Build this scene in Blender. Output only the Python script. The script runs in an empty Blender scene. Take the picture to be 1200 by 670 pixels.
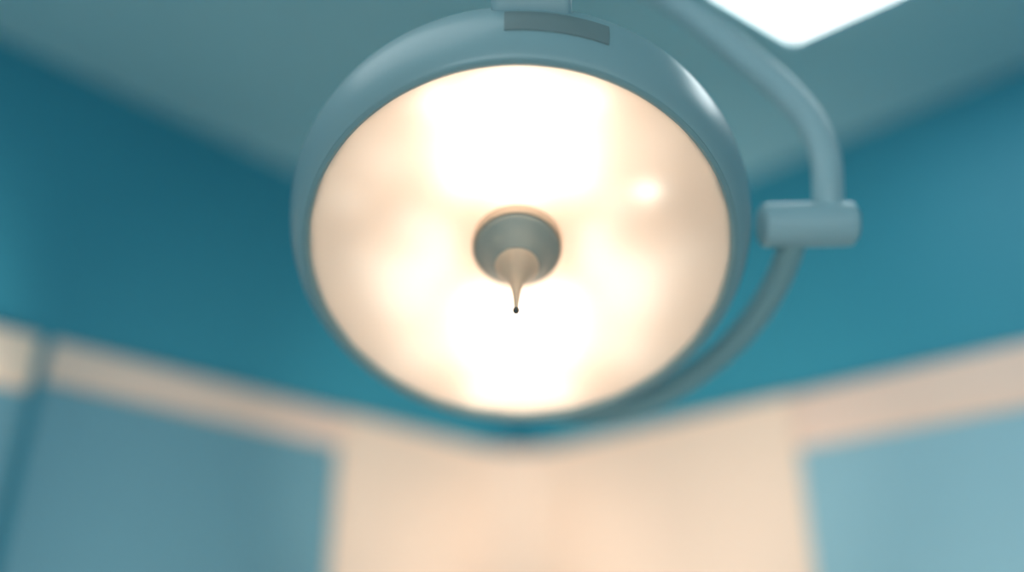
import bpy, bmesh, math
from mathutils import Vector, Matrix
S = bpy.context.scene
COL = S.collection
R = math.radians

# ---------------------------------------------------------------- camera
F_PX = 1055.0
cam_d = bpy.data.cameras.new('camera')
cam_d.sensor_width = 36.0
cam_d.lens = F_PX / 1200.0 * 36.0
cam_d.clip_start = 0.02
cam = bpy.data.objects.new('camera', cam_d)
COL.objects.link(cam)
CAM_Z = 1.10
cam.location = (0, 0, CAM_Z)
cam.rotation_euler = (R(90 + 24.3), 0, 0)
S.camera = cam
cam_d.dof.use_dof = True
cam_d.dof.focus_distance = 1.17
cam_d.dof.aperture_fstop = 0.40
cam_d.dof.aperture_blades = 0

# ---------------------------------------------------------------- view / world
S.view_settings.view_transform = 'Standard'
S.view_settings.look = 'None'
S.view_settings.gamma = 1.0
S.view_settings.exposure = 0.12
S.view_settings.use_curve_mapping = False
S.cycles.use_denoising = True
S.cycles.max_bounces = 10
S.cycles.diffuse_bounces = 6
S.cycles.transparent_max_bounces = 8
S.cycles.sample_clamp_indirect = 6.0
w = bpy.data.worlds.new('world')
S.world = w
w.use_nodes = True
w.node_tree.nodes['Background'].inputs[0].default_value = (0.35, 0.55, 0.62, 1)
w.node_tree.nodes['Background'].inputs[1].default_value = 0.3


def area(name, loc, target, size, size_y, power, col):
    d = bpy.data.lights.new(name, 'AREA')
    d.shape = 'RECTANGLE'
    d.size, d.size_y, d.energy, d.color = size, size_y, power, col
    o = bpy.data.objects.new(name, d)
    COL.objects.link(o)
    o.location = loc
    o.rotation_euler = (Vector(target) - Vector(loc)).to_track_quat('-Z', 'Y').to_euler()
    return o


def spot(name, loc, target, power, col, angle, blend=1.0, size=0.05):
    d = bpy.data.lights.new(name, 'SPOT')
    d.energy, d.color, d.spot_size, d.spot_blend, d.shadow_soft_size = power, col, R(angle), blend, size
    o = bpy.data.objects.new(name, d)
    COL.objects.link(o)
    o.location = loc
    o.rotation_euler = (Vector(target) - Vector(loc)).to_track_quat('-Z', 'Y').to_euler()
    return o


# room geometry constants (metres); the camera looks up into a corner
CORNER = Vector((0.019, 3.609, 0))
AL, AR = R(-133.4), R(-43.6)                     # directions of the two walls away from the corner
DL = Vector((math.cos(AL), math.sin(AL), 0))
DR = Vector((math.cos(AR), math.sin(AR), 0))
NL = Vector((-DL.y, DL.x, 0))                    # inward normal of the left wall
NR = Vector((DR.y, -DR.x, 0))                    # inward normal of the right wall
if NL.dot(-CORNER) < 0: NL = -NL
if NR.dot(-CORNER) < 0: NR = -NR
CEIL = CAM_Z + 1.70
SIDE = 5.4
CLAD = CAM_Z + 0.862                             # height of the wall panelling

# cool area fills added out of view behind the camera to light the walls
area('cool_fill', CORNER + DL * 3.4 + DR * 5.2 + Vector((0, 0, 1.0)),
     CORNER + DL * 1.2 + Vector((0, 0, 1.4)), 2.4, 1.5, 15, (0.79, 0.93, 0.97))
area('cool_fill', CORNER + DL * 5.2 + DR * 3.4 + Vector((0, 0, 1.0)),
     CORNER + DR * 1.4 + Vector((0, 0, 1.4)), 2.4, 1.5, 44, (0.79, 0.93, 0.97))
# warm spots without fixtures, added to brighten the wall panels
for p_, tgt, e_, ang in ((CORNER + DL * 2.3 + DR * 1.5, CORNER + DL * .95 + Vector((0, 0, 1.62)), 55, 56),
                         (CORNER + DL * 1.5 + DR * 2.3, CORNER + DR * 1.25 + Vector((0, 0, 1.66)), 75, 60),
                         (CORNER + DL * 0.75 + DR * 2.1, CORNER + DL * .50 + Vector((0, 0, 1.84)), 92, 35),
                         (CORNER + DL * 2.1 + DR * 0.95, CORNER + DR * .72 + Vector((0, 0, 1.86)), 100, 42),
                         (CORNER + DL * 2.1 + DR * 0.9, CORNER + DL * 2.20 + Vector((0, 0, 1.74)), 120, 26),
                         (CORNER + DL * 0.6 + DR * 1.5, CORNER + DL * .44 + Vector((0, 0, 1.52)), 12, 18),
                         (CORNER + DL * 1.5 + DR * 0.6, CORNER + DR * .50 + Vector((0, 0, 1.50)), 12, 18)):
    spot('corner_fill_spot', p_ + Vector((0, 0, 0.45)), tgt, e_, (1, .88, .78), ang)




# ---------------------------------------------------------------- helpers
def lin(c):
    return tuple(((v / 255) / 12.92 if v / 255 <= 0.04045 else ((v / 255 + 0.055) / 1.055) ** 2.4) for v in c)


def mat(name, rgb, rough=0.5, metal=0.0, coat=0.0, noise=0.0, scale=4.0, spec=0.5, bump=0.0):
    m = bpy.data.materials.new(name)
    m.use_nodes = True
    nt = m.node_tree
    b = nt.nodes['Principled BSDF']
    c = lin(rgb)
    b.inputs['Base Color'].default_value = (*c, 1)
    b.inputs['Roughness'].default_value = rough
    b.inputs['Metallic'].default_value = metal
    b.inputs['Coat Weight'].default_value = coat
    b.inputs['Coat Roughness'].default_value = 0.22
    b.inputs['Specular IOR Level'].default_value = spec
    if noise or bump:
        tc = nt.nodes.new('ShaderNodeTexCoord')
        nz = nt.nodes.new('ShaderNodeTexNoise')
        nz.inputs['Scale'].default_value = scale
        nz.inputs['Detail'].default_value = 4
        nt.links.new(tc.outputs['Object'], nz.inputs['Vector'])
        if noise:
            mx = nt.nodes.new('ShaderNodeMix')
            mx.data_type = 'RGBA'
            mx.inputs[6].default_value = (*[v * (1 - noise) for v in c], 1)
            mx.inputs[7].default_value = (*[min(1, v * (1 + noise)) for v in c], 1)
            nt.links.new(nz.outputs['Fac'], mx.inputs[0])
            nt.links.new(mx.outputs[2], b.inputs['Base Color'])
        if bump:
            bp = nt.nodes.new('ShaderNodeBump')
            bp.inputs['Strength'].default_value = bump
            bp.inputs['Distance'].default_value = 0.01
            nt.links.new(nz.outputs['Fac'], bp.inputs['Height'])
            nt.links.new(bp.outputs[0], b.inputs['Normal'])
    return m


def emis(name, col, strength):
    m = bpy.data.materials.new(name)
    m.use_nodes = True
    nt = m.node_tree
    b = nt.nodes['Principled BSDF']
    b.inputs['Base Color'].default_value = (*col, 1)
    b.inputs['Emission Color'].default_value = (*col, 1)
    b.inputs['Emission Strength'].default_value = strength
    return m


def link(name, bm, m, parent=None, smooth=False, matrix=None):
    bmesh.ops.recalc_face_normals(bm, faces=bm.faces)
    me = bpy.data.meshes.new(name)
    bm.to_mesh(me)
    bm.free()
    me.materials.append(m)
    if smooth:
        me.polygons.foreach_set('use_smooth', [True] * len(me.polygons))
        me.set_sharp_from_angle(angle=R(42))
    o = bpy.data.objects.new(name, me)
    COL.objects.link(o)
    if parent: o.parent = parent
    if matrix is not None: o.matrix_local = matrix
    return o


def add_box(bm, x0, x1, y0, y1, z0, z1, bevel=0.0, seg=3):
    r = bmesh.ops.create_cube(bm, size=1.0)
    vs = r['verts']
    for v in vs:
        v.co = Vector(((x0 + x1) / 2 + v.co.x * (x1 - x0), (y0 + y1) / 2 + v.co.y * (y1 - y0), (z0 + z1) / 2 + v.co.z * (z1 - z0)))
    if bevel:
        es = list({e for v in vs for e in v.link_edges})
        bmesh.ops.bevel(bm, geom=es, offset=bevel, segments=seg, profile=0.5, affect='EDGES')
    return bm


def lathe(profile, seg=96, close=False):
    """Revolve (radius, z) points about Z."""
    bm = bmesh.new()
    rings = []
    for r, z in profile:
        if r < 1e-6:
            rings.append([bm.verts.new((0, 0, z))])
        else:
            rings.append([bm.verts.new((r * math.cos(2 * math.pi * i / seg), r * math.sin(2 * math.pi * i / seg), z)) for i in range(seg)])
    pairs = list(zip(rings[:-1], rings[1:]))
    if close: pairs.append((rings[-1], rings[0]))
    for a, b in pairs:
        for i in range(seg):
            j = (i + 1) % seg
            if len(a) == 1 and len(b) == 1: continue
            if len(a) == 1: bm.faces.new((a[0], b[j], b[i]))
            elif len(b) == 1: bm.faces.new((a[i], a[j], b[0]))
            else: bm.faces.new((a[i], a[j], b[j], b[i]))
    return bm


def smooth_path(pts, n=10):
    """Catmull-Rom through the points."""
    P = [Vector(p) for p in pts]
    P = [P[0] * 2 - P[1]] + P + [P[-1] * 2 - P[-2]]
    out = []
    for i in range(1, len(P) - 2):
        p0, p1, p2, p3 = P[i - 1:i + 3]
        for k in range(n):
            t = k / n
            out.append(0.5 * ((2 * p1) + (p2 - p0) * t + (2 * p0 - 5 * p1 + 4 * p2 - p3) * t * t + (3 * p1 - p0 - 3 * p2 + p3) * t ** 3))
    out.append(P[-2])
    return out


def tube(path, rad, seg=24, rad2=None):
    """Sweep a round (or flattened) section along the path; both ends closed."""
    bm = bmesh.new()
    path = [Vector(p) for p in path]
    up = None
    rings = []
    for i, p in enumerate(path):
        t = (path[min(i + 1, len(path) - 1)] - path[max(i - 1, 0)]).normalized()
        if up is None:
            up = t.orthogonal().normalized()
        up = (up - t * up.dot(t)).normalized()
        s = t.cross(up)
        r = rad(i / (len(path) - 1)) if callable(rad) else rad
        rings.append([bm.verts.new(p + up * (r * math.cos(a)) + s * (r * math.sin(a))) for a in [2 * math.pi * k / seg for k in range(seg)]])
    for a, b in zip(rings[:-1], rings[1:]):
        for k in range(seg):
            bm.faces.new((a[k], a[(k + 1) % seg], b[(k + 1) % seg], b[k]))
    bm.faces.new(rings[0])
    bm.faces.new(rings[-1])
    return bm


def empty(name, matrix):
    o = bpy.data.objects.new(name, None)
    COL.objects.link(o)
    o.matrix_world = matrix
    o.empty_display_size = 0.1
    return o


def frame(origin, x, y, z):
    m = Matrix.Identity(4)
    for i, v in enumerate((x, y, z)):
        for k in range(3): m[k][i] = v[k]
    m.translation = origin
    return m


# ---------------------------------------------------------------- materials
M = dict(
    teal=mat('teal_wall_paint', (58, 150, 172), rough=0.55, noise=0.03, scale=1.5),
    ceiling=mat('ceiling_paint', (172, 218, 226), rough=0.8, noise=0.02),
    floor=mat('vinyl_floor', (196, 204, 200), rough=0.35, noise=0.06, scale=9),
    cream=mat('cream_laminate', (252, 224, 202), rough=0.35, noise=0.015),
    warm_rail=mat('beige_rail', (252, 219, 200), rough=0.4, noise=0.015),
    glass_r=mat('light_blue_glass', (150, 194, 208), rough=0.6),
    glass_l=mat('pale_blue_glass', (118, 168, 184), rough=0.6),
    housing=mat('lamp_enamel', (154, 182, 187), rough=0.40, coat=0.28, noise=0.02),
    bezel=mat('bezel_grey', (140, 168, 172), rough=0.5),
    arm=mat('arm_enamel', (176, 202, 208), rough=0.4, coat=0.2, noise=0.02),
    arm2=mat('yoke_metal', (160, 190, 194), rough=0.42, metal=0.3),
    dark=mat('dark_grey_plastic', (132, 146, 146), rough=0.55),
    hub=mat('hub_grey', (148, 156, 150), rough=0.5),
    tip=mat('dark_tip', (70, 74, 72), rough=0.5),
    bowl=mat('reflector_white', (226, 214, 202), rough=0.4),
)

# ---------------------------------------------------------------- the room
def wall(name, origin, along, inward, length, height, m, thick=0.12):
    bm = bmesh.new()
    add_box(bm, 0, length, -thick, 0, 0, height)
    z = Vector((0, 0, 1))
    o = link(name, bm, m)
    o.matrix_world = frame(origin, along, inward, z)
    o['kind'] = 'structure'
    return o


far = CORNER + DL * SIDE + DR * SIDE
wall('wall_left', CORNER, DL, NL, SIDE, CEIL, M['teal'])
wall('wall_right', CORNER, DR, NR, SIDE, CEIL, M['teal'])
wall('wall_back', CORNER + DL * SIDE, DR, -DL, SIDE, CEIL, M['teal'])
wall('wall_front', CORNER + DR * SIDE, DL, -DR, SIDE, CEIL, M['teal'])
for nm, z0, z1, m in (('floor', -0.12, 0, M['floor']), ('ceiling', CEIL, CEIL + 0.12, M['ceiling'])):
    bm = bmesh.new()
    add_box(bm, -0.12, SIDE + 0.12, -0.12, SIDE + 0.12, z0, z1)
    o = link(nm, bm, m)
    o.matrix_world = frame(CORNER, DL, DR, Vector((0, 0, 1)))
    o['kind'] = 'structure'


# ---------------------------------------------------------------- wall panelling
def wall_panel(origin, along, inward, t0, t1, t1_low, rail, label, inset_mat, group=None, stile=0.05, thick=0.03, solid=False, rail_mat='warm_rail'):
    """One floor-standing cladding panel from t0 to t1 along its wall; a rail and stiles hold a sheet of blue glass."""
    mtx = frame(origin + along * t0, along, inward, Vector((0, 0, 1)))
    e = empty('wall_panel', mtx)
    e['label'] = label
    e['category'] = 'wall panel'
    e['kind'] = 'thing'
    if group: e['group'] = group
    wdt = t1 - t0
    if solid:
        bm = bmesh.new()
        add_box(bm, 0.0, wdt, 0.0, thick, 0.02, CLAD, bevel=0.008)
        link('panel_board', bm, M['cream'], e, smooth=True)
    else:
        bm = bmesh.new()
        add_box(bm, 0, wdt, 0, thick, CLAD - rail, CLAD, bevel=0.010)
        link('top_rail', bm, M[rail_mat], e, smooth=True)
        bm = bmesh.new()
        add_box(bm, 0, wdt, 0, thick - 0.012, 0.02, CLAD - rail - 0.001, bevel=0.003)
        link('glass_sheet', bm, inset_mat, e, smooth=True)
    bm = bmesh.new()
    add_box(bm, 0, wdt, 0, thick + 0.004, 0.0, 0.02)
    link('foot_strip', bm, M['bezel'], e)
    return e


def corner_panel(left):
    """One of the two cream boards that meet in the room corner with a soft cove."""
    e = empty('wall_panel', frame(CORNER + (DL if left else DR) * 0.002, DL, DR, Vector((0, 0, 1))))
    e['label'] = 'plain cream wall panel meeting the room corner from the left, under the lamp' if left else 'plain cream wall panel meeting the room corner from the right, beside the deep-railed blue panel'
    e['category'] = 'wall panel'
    e['kind'] = 'thing'
    t, rc, a1, b1 = 0.03, 0.22, 0.885, 1.215
    for board, b_end in ((left, a1 if left else b1),):
        def outline(d):
            cove = [(t + d + rc - rc * math.sin(R(90) * q / 16), t + d + rc - rc * math.cos(R(90) * q / 16)) for q in range(9)]
            pts = [(b_end, t + d)] + cove + [(0.02, 0.02), (b_end, 0.012)]
            return pts if board else [(y, x) for x, y in pts]
        for nm, d, z0, z1, m in (('panel_board', 0.0, 0.02, CLAD, M['cream']), ('foot_strip', 0.004, 0.0, 0.02, M['bezel'])):
            bm = bmesh.new()
            k = outline(d)
            lo = [bm.verts.new((x, y, z0)) for x, y in k]
            hi = [bm.verts.new((x, y, z1)) for x, y in k]
            bm.faces.new(lo); bm.faces.new(hi)
            for i in range(len(k)):
                j = (i + 1) % len(k)
                bm.faces.new((lo[i], lo[j], hi[j], hi[i]))
            link(nm, bm, m, e, smooth=True)

corner_panel(True)
corner_panel(False)
wall_panel(CORNER, DL, NL, 0.889, 1.838, .8, .115, 'pale blue glass wall panel with a beige top rail, left of the cream corner', M['glass_l'])
wall_panel(CORNER, DL, NL, 1.872, 2.85, .8, .15, 'wall panel beyond the dark joint at the left edge, peach top rail', M['glass_l'], rail_mat='cream')
wall_panel(CORNER, DR, NR, 1.219, 2.40, .8, .17, 'pale blue glass wall panel with a deep beige rail, right of the cream corner', M['glass_r'])

# ---------------------------------------------------------------- ceiling light panel (top edge of the picture)
e = empty('ceiling_light', frame(Vector((0.795, 2.035, CEIL)), Vector((1, 0, 0)), Vector((0, 1, 0)), Vector((0, 0, 1))))
e['label'] = 'bright white light panel set in the ceiling right of the lamp'
e['category'] = 'ceiling light'
a = Vector((math.cos(R(-145)), math.sin(R(-145)), 0)) * 0.34
b = Vector((math.cos(R(-39)), math.sin(R(-39)), 0)) * 1.15
def quad_prism(p, a, b, z0, z1):
    bm = bmesh.new()
    c = [p, p + a, p + a + b, p + b]
    lo = [bm.verts.new(v + Vector((0, 0, z0))) for v in c]
    hi = [bm.verts.new(v + Vector((0, 0, z1))) for v in c]
    bm.faces.new(lo); bm.faces.new(hi)
    for i in range(4):
        j = (i + 1) % 4
        bm.faces.new((lo[i], lo[j], hi[j], hi[i]))
    return bm
link('diffuser', quad_prism(Vector((0, 0, 0)), a, b, -0.006, -0.001), emis('panel_light', (0.90, 0.985, 1.0), 4.5), e)
bm = bmesh.new()
ua, ub = a.normalized(), b.normalized()
outer = quad_prism(-ua * .02 - ub * .02, a + ua * .04, ub * .022, -0.012, -0.001)
link('trim_frame', outer, M['ceiling'], e)

e2_ = empty('ceiling_light', frame(Vector((-0.85, 1.48, CEIL)), DL, DR, Vector((0, 0, 1))))  # unseen panel, added to shape the highlight on the lamp's rim
e2_['label'] = 'broad dim white light panel added out of view in the ceiling, above and left of the lamp'
e2_['category'] = 'ceiling light'
link('diffuser', quad_prism(Vector((0, 0, 0)), Vector((1.0, 0, 0)), Vector((0, 1.2, 0)), -0.006, -0.001), emis('added_panel_light', (0.90, 0.985, 1.0), 1.15), e2_)
link('trim_frame', quad_prism(Vector((-.02, -.02, 0)), Vector((1.04, 0, 0)), Vector((0, .018, 0)), -0.012, -0.001), M['ceiling'], e2_)

# ---------------------------------------------------------------- the surgical lamp
LC = Vector((0.0105, 1.1643, CAM_Z + 0.5579))      # middle of the lamp face
N = Vector((-0.0158, -0.4987, -0.8666)).normalized()
E1 = Vector((0.9995, -0.0317, 0)).normalized()
E1 = (E1 - N * E1.dot(N)).normalized()
E2 = N.cross(E1)
lamp = empty('surgical_lamp', frame(LC, E1, E2, N))
lamp['label'] = 'large round operating lamp, lit warm white, on a bent arm from the ceiling'
lamp['category'] = 'surgical lamp'

# housing shell (outside), open towards the room
prof = [(0.304, 0.001), (0.309, 0.001), (0.315, -0.003), (0.323, -0.013), (0.330, -0.026), (0.336, -0.043), (0.340, -0.064), (0.341, -0.086),
        (0.338, -0.110), (0.329, -0.134), (0.312, -0.154), (0.28, -0.170), (0.23, -0.182), (0.17, -0.190), (0.10, -0.197), (0.0, -0.200)
        ]
housing = link('housing', lathe(prof, 128), M['housing'], lamp, smooth=True)
# dark inner bezel ring around the cover
bz = [(0.3005, -0.018), (0.3005, 0.000), (0.304, 0.003), (0.309, 0.002), (0.312, -0.003), (0.308, -0.020)]
link('bezel', lathe(bz, 128, close=True), M['bezel'], housing, smooth=True)
# white faceted reflector bowl
rb = [(0.300, -0.014), (0.297, -0.040), (0.275, -0.075), (0.20, -0.105), (0.12, -0.118), (0.0, -0.120)]
link('reflector', lathe(rb, 24), M['bowl'], housing)
# frosted cover that the bulbs light from behind
m = bpy.data.materials.new('frosted_cover')
m.use_nodes = True
nt = m.node_tree
nt.nodes.clear()
out = nt.nodes.new('ShaderNodeOutputMaterial')
tr = nt.nodes.new('ShaderNodeBsdfTranslucent'); tr.inputs[0].default_value = (0.95, 0.90, 0.84, 1)
df = nt.nodes.new('ShaderNodeBsdfDiffuse'); df.inputs[0].default_value = (0.9, 0.88, 0.85, 1)
gl = nt.nodes.new('ShaderNodeBsdfGlossy'); gl.inputs[1].default_value = 0.2
mx = nt.nodes.new('ShaderNodeMixShader'); mx.inputs[0].default_value = 0.30
m2 = nt.nodes.new('ShaderNodeMixShader'); m2.inputs[0].default_value = 0.03
nt.links.new(tr.outputs[0], mx.inputs[1]); nt.links.new(df.outputs[0], mx.inputs[2])
nt.links.new(mx.outputs[0], m2.inputs[1]); nt.links.new(gl.outputs[0], m2.inputs[2])
nt.links.new(m2.outputs[0], out.inputs[0])
cv = [(0.3002, -0.010), (0.285, -0.013), (0.25, -0.020), (0.18, -0.032), (0.12, -0.040), (0.0655, -0.045)]
cover = link('cover', lathe(cv, 96), m, housing, smooth=True)

WARM = (1.0, 0.87, 0.75)
BULB = 0.29
def bulb(x, y, wx, wy, strength, z=-0.066, n=28):
    """Rounded lens of one light unit inside the bowl."""
    bm = bmesh.new()
    rings = []
    for k, (s, dz) in enumerate(((1.0, -0.006), (1.0, 0.0), (0.85, 0.005), (0.5, 0.008))):
        ring = []
        for i in range(n):
            a_ = 2 * math.pi * i / n
            ca, sa = math.cos(a_), math.sin(a_)
            p = 0.62
            ring.append(bm.verts.new((x + s * wx / 2 * math.copysign(abs(ca) ** p, ca), y + s * wy / 2 * math.copysign(abs(sa) ** p, sa), z + dz)))
        rings.append(ring)
    for a1, b1 in zip(rings[:-1], rings[1:]):
        for i in range(n):
            bm.faces.new((a1[i], a1[(i + 1) % n], b1[(i + 1) % n], b1[i]))
    bm.faces.new(rings[0]); bm.faces.new(rings[-1])
    key = 'bulb_%g' % strength
    mm = bpy.data.materials.get(key) or emis(key, WARM, strength * BULB)
    return link('light_unit', bm, mm, housing, smooth=True)

for args in (
    (0.0, 0.170, 0.11, 0.17, 12), (-0.085, 0.155, 0.05, 0.12, 9), (0.085, 0.155, 0.05, 0.12, 9),
    (0.0, 0.268, 0.11, 0.03, 12, -0.040), (-0.100, 0.250, 0.045, 0.035, 10, -0.040), (0.095, 0.250, 0.045, 0.035, 10, -0.040),
    (-0.056, -0.140, 0.09, 0.15, 11), (0.050, -0.140, 0.09, 0.15, 11), (-0.002, -0.205, 0.10, 0.05, 6), (-0.005, -0.262, 0.18, 0.035, 8, -0.042),
    (0.185, 0.105, 0.035, 0.035, 6, -0.04), (-0.245, 0.105, 0.05, 0.05, 2.5, -0.05),
    (-0.18, -0.06, 0.09, 0.12, 5), (0.175, -0.065, 0.09, 0.12, 5), (-0.12, 0.0, 0.05, 0.10, 5), (0.115, 0.0, 0.05, 0.10, 5),
    (-0.15, 0.05, 0.06, 0.06, 4), (0.145, 0.085, 0.05, 0.05, 3.5),
    (-0.17, -0.18, 0.07, 0.07, 4.5), (0.17, -0.18, 0.07, 0.07, 4.5),
    (-0.19, 0.17, 0.06, 0.06, 4.2), (0.19, 0.19, 0.05, 0.05, 4),
    (-0.24, 0.0, 0.04, 0.07, 2.6), (0.245, 0.0, 0.04, 0.07, 2.6),
): bulb(*args)

# hub in the middle with the horn-shaped handle growing out of it
HX, HY = -0.003, 0.009
T = Matrix.Translation((HX, HY, 0))
hub = link('handle_hub', lathe([(0.062, -0.119), (0.062, -0.026), (0.0605, -0.021), (0.057, -0.018), (0.050, -0.012), (0.043, -0.002), (0.037, 0.008), (0.0325, 0.015), (0.0, 0.0155)], 64), M['hub'], lamp, smooth=True, matrix=T)
col = link('collar', lathe([(0.0665, -0.118), (0.0660, -0.030), (0.0645, -0.026), (0.0625, -0.028), (0.0625, -0.118)], 64, close=True), mat('collar_beige', (214, 190, 166), rough=0.45), hub, smooth=True)
hm = bpy.data.materials.new('handle_plastic')
hm.use_nodes = True
hb = hm.node_tree.nodes['Principled BSDF']
hb.inputs['Base Color'].default_value = (*lin((212, 188, 164)), 1)
hb.inputs['Roughness'].default_value = 0.45
hb.inputs['Subsurface Weight'].default_value = 0.5
hb.inputs['Subsurface Radius'].default_value = (1.0, 0.8, 0.65)
hb.inputs['Subsurface Scale'].default_value = 0.012
hp = [(0.0318, 0.0145), (0.0300, 0.020), (0.0262, 0.027), (0.0205, 0.036), (0.0140, 0.047), (0.0094, 0.058), (0.0064, 0.070), (0.0044, 0.086), (0.0031, 0.101), (0.0025, 0.114), (0.0, 0.115)]
handle = link('handle', lathe(hp, 48), hm, lamp, smooth=True, matrix=T)
tp = [(0.0, 0.112)] + [(0.0040 * math.sin(math.pi * k / 10), 0.1175 - 0.0055 * math.cos(math.pi * k / 10)) for k in range(1, 10)] + [(0.0, 0.123)]
link('handle_tip', lathe(tp, 24), M['tip'], handle, smooth=True)

# dark grip recess strip on the upper rim
def rim_patch(a0, a1, pts, thick=0.0015, n=24):
    bm = bmesh.new()
    rows = []
    for i in range(n + 1):
        a_ = a0 + (a1 - a0) * i / n
        row = []
        for (r, z, nr, nz) in pts:
            row.append(bm.verts.new(((r + nr * thick) * math.cos(a_), (r + nr * thick) * math.sin(a_), z + nz * thick)))
        for (r, z, nr, nz) in reversed(pts):
            row.append(bm.verts.new(((r - nr * .002) * math.cos(a_), (r - nr * .002) * math.sin(a_), z - nz * .002)))
        rows.append(row)
    k = len(rows[0])
    for a1_, b1_ in zip(rows[:-1], rows[1:]):
        for i in range(k):
            bm.faces.new((a1_[i], a1_[(i + 1) % k], b1_[(i + 1) % k], b1_[i]))
    bm.faces.new(rows[0]); bm.faces.new(rows[-1])
    return bm
link('grip', rim_patch(R(69), R(92), [(0.3330, -0.034, .94, .34), (0.3365, -0.046, .98, .2), (0.3400, -0.064, 1, .05), (0.3408, -0.076, 1, 0)]), M['dark'], housing, smooth=True)

# bracket behind the top of the housing
bm = bmesh.new()
add_box(bm, -0.03, 0.075, 0.318, 0.366, -0.135, -0.085, bevel=0.012)
link('top_bracket', bm, M['arm'], housing, smooth=True)

# quarter-circle yoke from the side joint round to the foot of the housing
yk = []
for k in range(41):
    a_ = R(-1.5 - 88.5 * k / 40)
    rr = 0.418 - 0.055 * max(0, (k - 24) / 16) ** 1.6
    yk.append((rr * math.cos(a_), rr * math.sin(a_), -0.10))
yoke = link('yoke', tube(yk, 0.0205), M['arm2'], lamp, smooth=True)
bm = tube([(0, -0.30, -0.10), (0, -0.385, -0.10)], 0.026)
link('yoke_pivot', bm, M['arm2'], yoke, smooth=True)
# horizontal joint drum
jd = [(0.0, -0.072), (0.026, -0.072), (0.033, -0.066), (0.034, -0.054), (0.034, 0.054), (0.033, 0.066), (0.026, 0.072), (0.0, 0.072)]
JM = Matrix.Translation((0.436, -0.004, -0.105)) @ Matrix.Rotation(R(90), 4, 'Y')
joint = link('joint', lathe(jd, 48), M['arm'], lamp, smooth=True, matrix=JM)

# upper arm: rises from the joint, bends towards the middle and runs to the ceiling column
def world_to_local(p):
    return lamp.matrix_world.inverted() @ Vector(p)
FW = Vector((0, math.cos(R(24.3)), math.sin(R(24.3))))
UPV = Vector((0, -math.sin(R(24.3)), math.cos(R(24.3))))
arm_pts_world = [(0.4805, 1.2096, 0.6502), (0.484, 1.1942, 0.7086), (0.4857, 1.1913, 0.7636), (0.4727, 1.192, 0.8228), (0.4441, 1.1984, 0.8816), (0.4124, 1.208, 0.9331), (0.3423, 1.2313, 1.0396), (0.2821, 1.2492, 1.1215), (0.1592, 1.2789, 1.2501), (0.0664, 1.313, 1.3445), (0.0, 1.333, 1.40), (0.0, 1.333, 1.46)]
arm_local = smooth_path([world_to_local((x, y, CAM_Z + z)) for x, y, z in arm_pts_world], 8)
arm = link('upper_arm', tube(arm_local, lambda t: 0.0235), M['arm'], lamp, smooth=True)
colm = tube([world_to_local((0, 1.333, CAM_Z + 1.42)), world_to_local((0, 1.333, CEIL - 0.03))], 0.04, 32)
link('ceiling_column', colm, M['arm'], lamp, smooth=True)
cm = tube([world_to_local((0, 1.333, CEIL - 0.05)), world_to_local((0, 1.333, CEIL))], 0.11, 48)
link('ceiling_flange', cm, M['arm'], lamp, smooth=True)

# the beam of the operating lamp itself, thrown down on the floor
for k in range(4):
    a_ = R(45 + 90 * k)
    p_ = LC + E1 * (0.17 * math.cos(a_)) + E2 * (0.17 * math.sin(a_)) + N * 0.012
    sp = spot('lamp_beam', p_, p_ + N, 44, (1, .90, .80), 50, 0.8, 0.0)
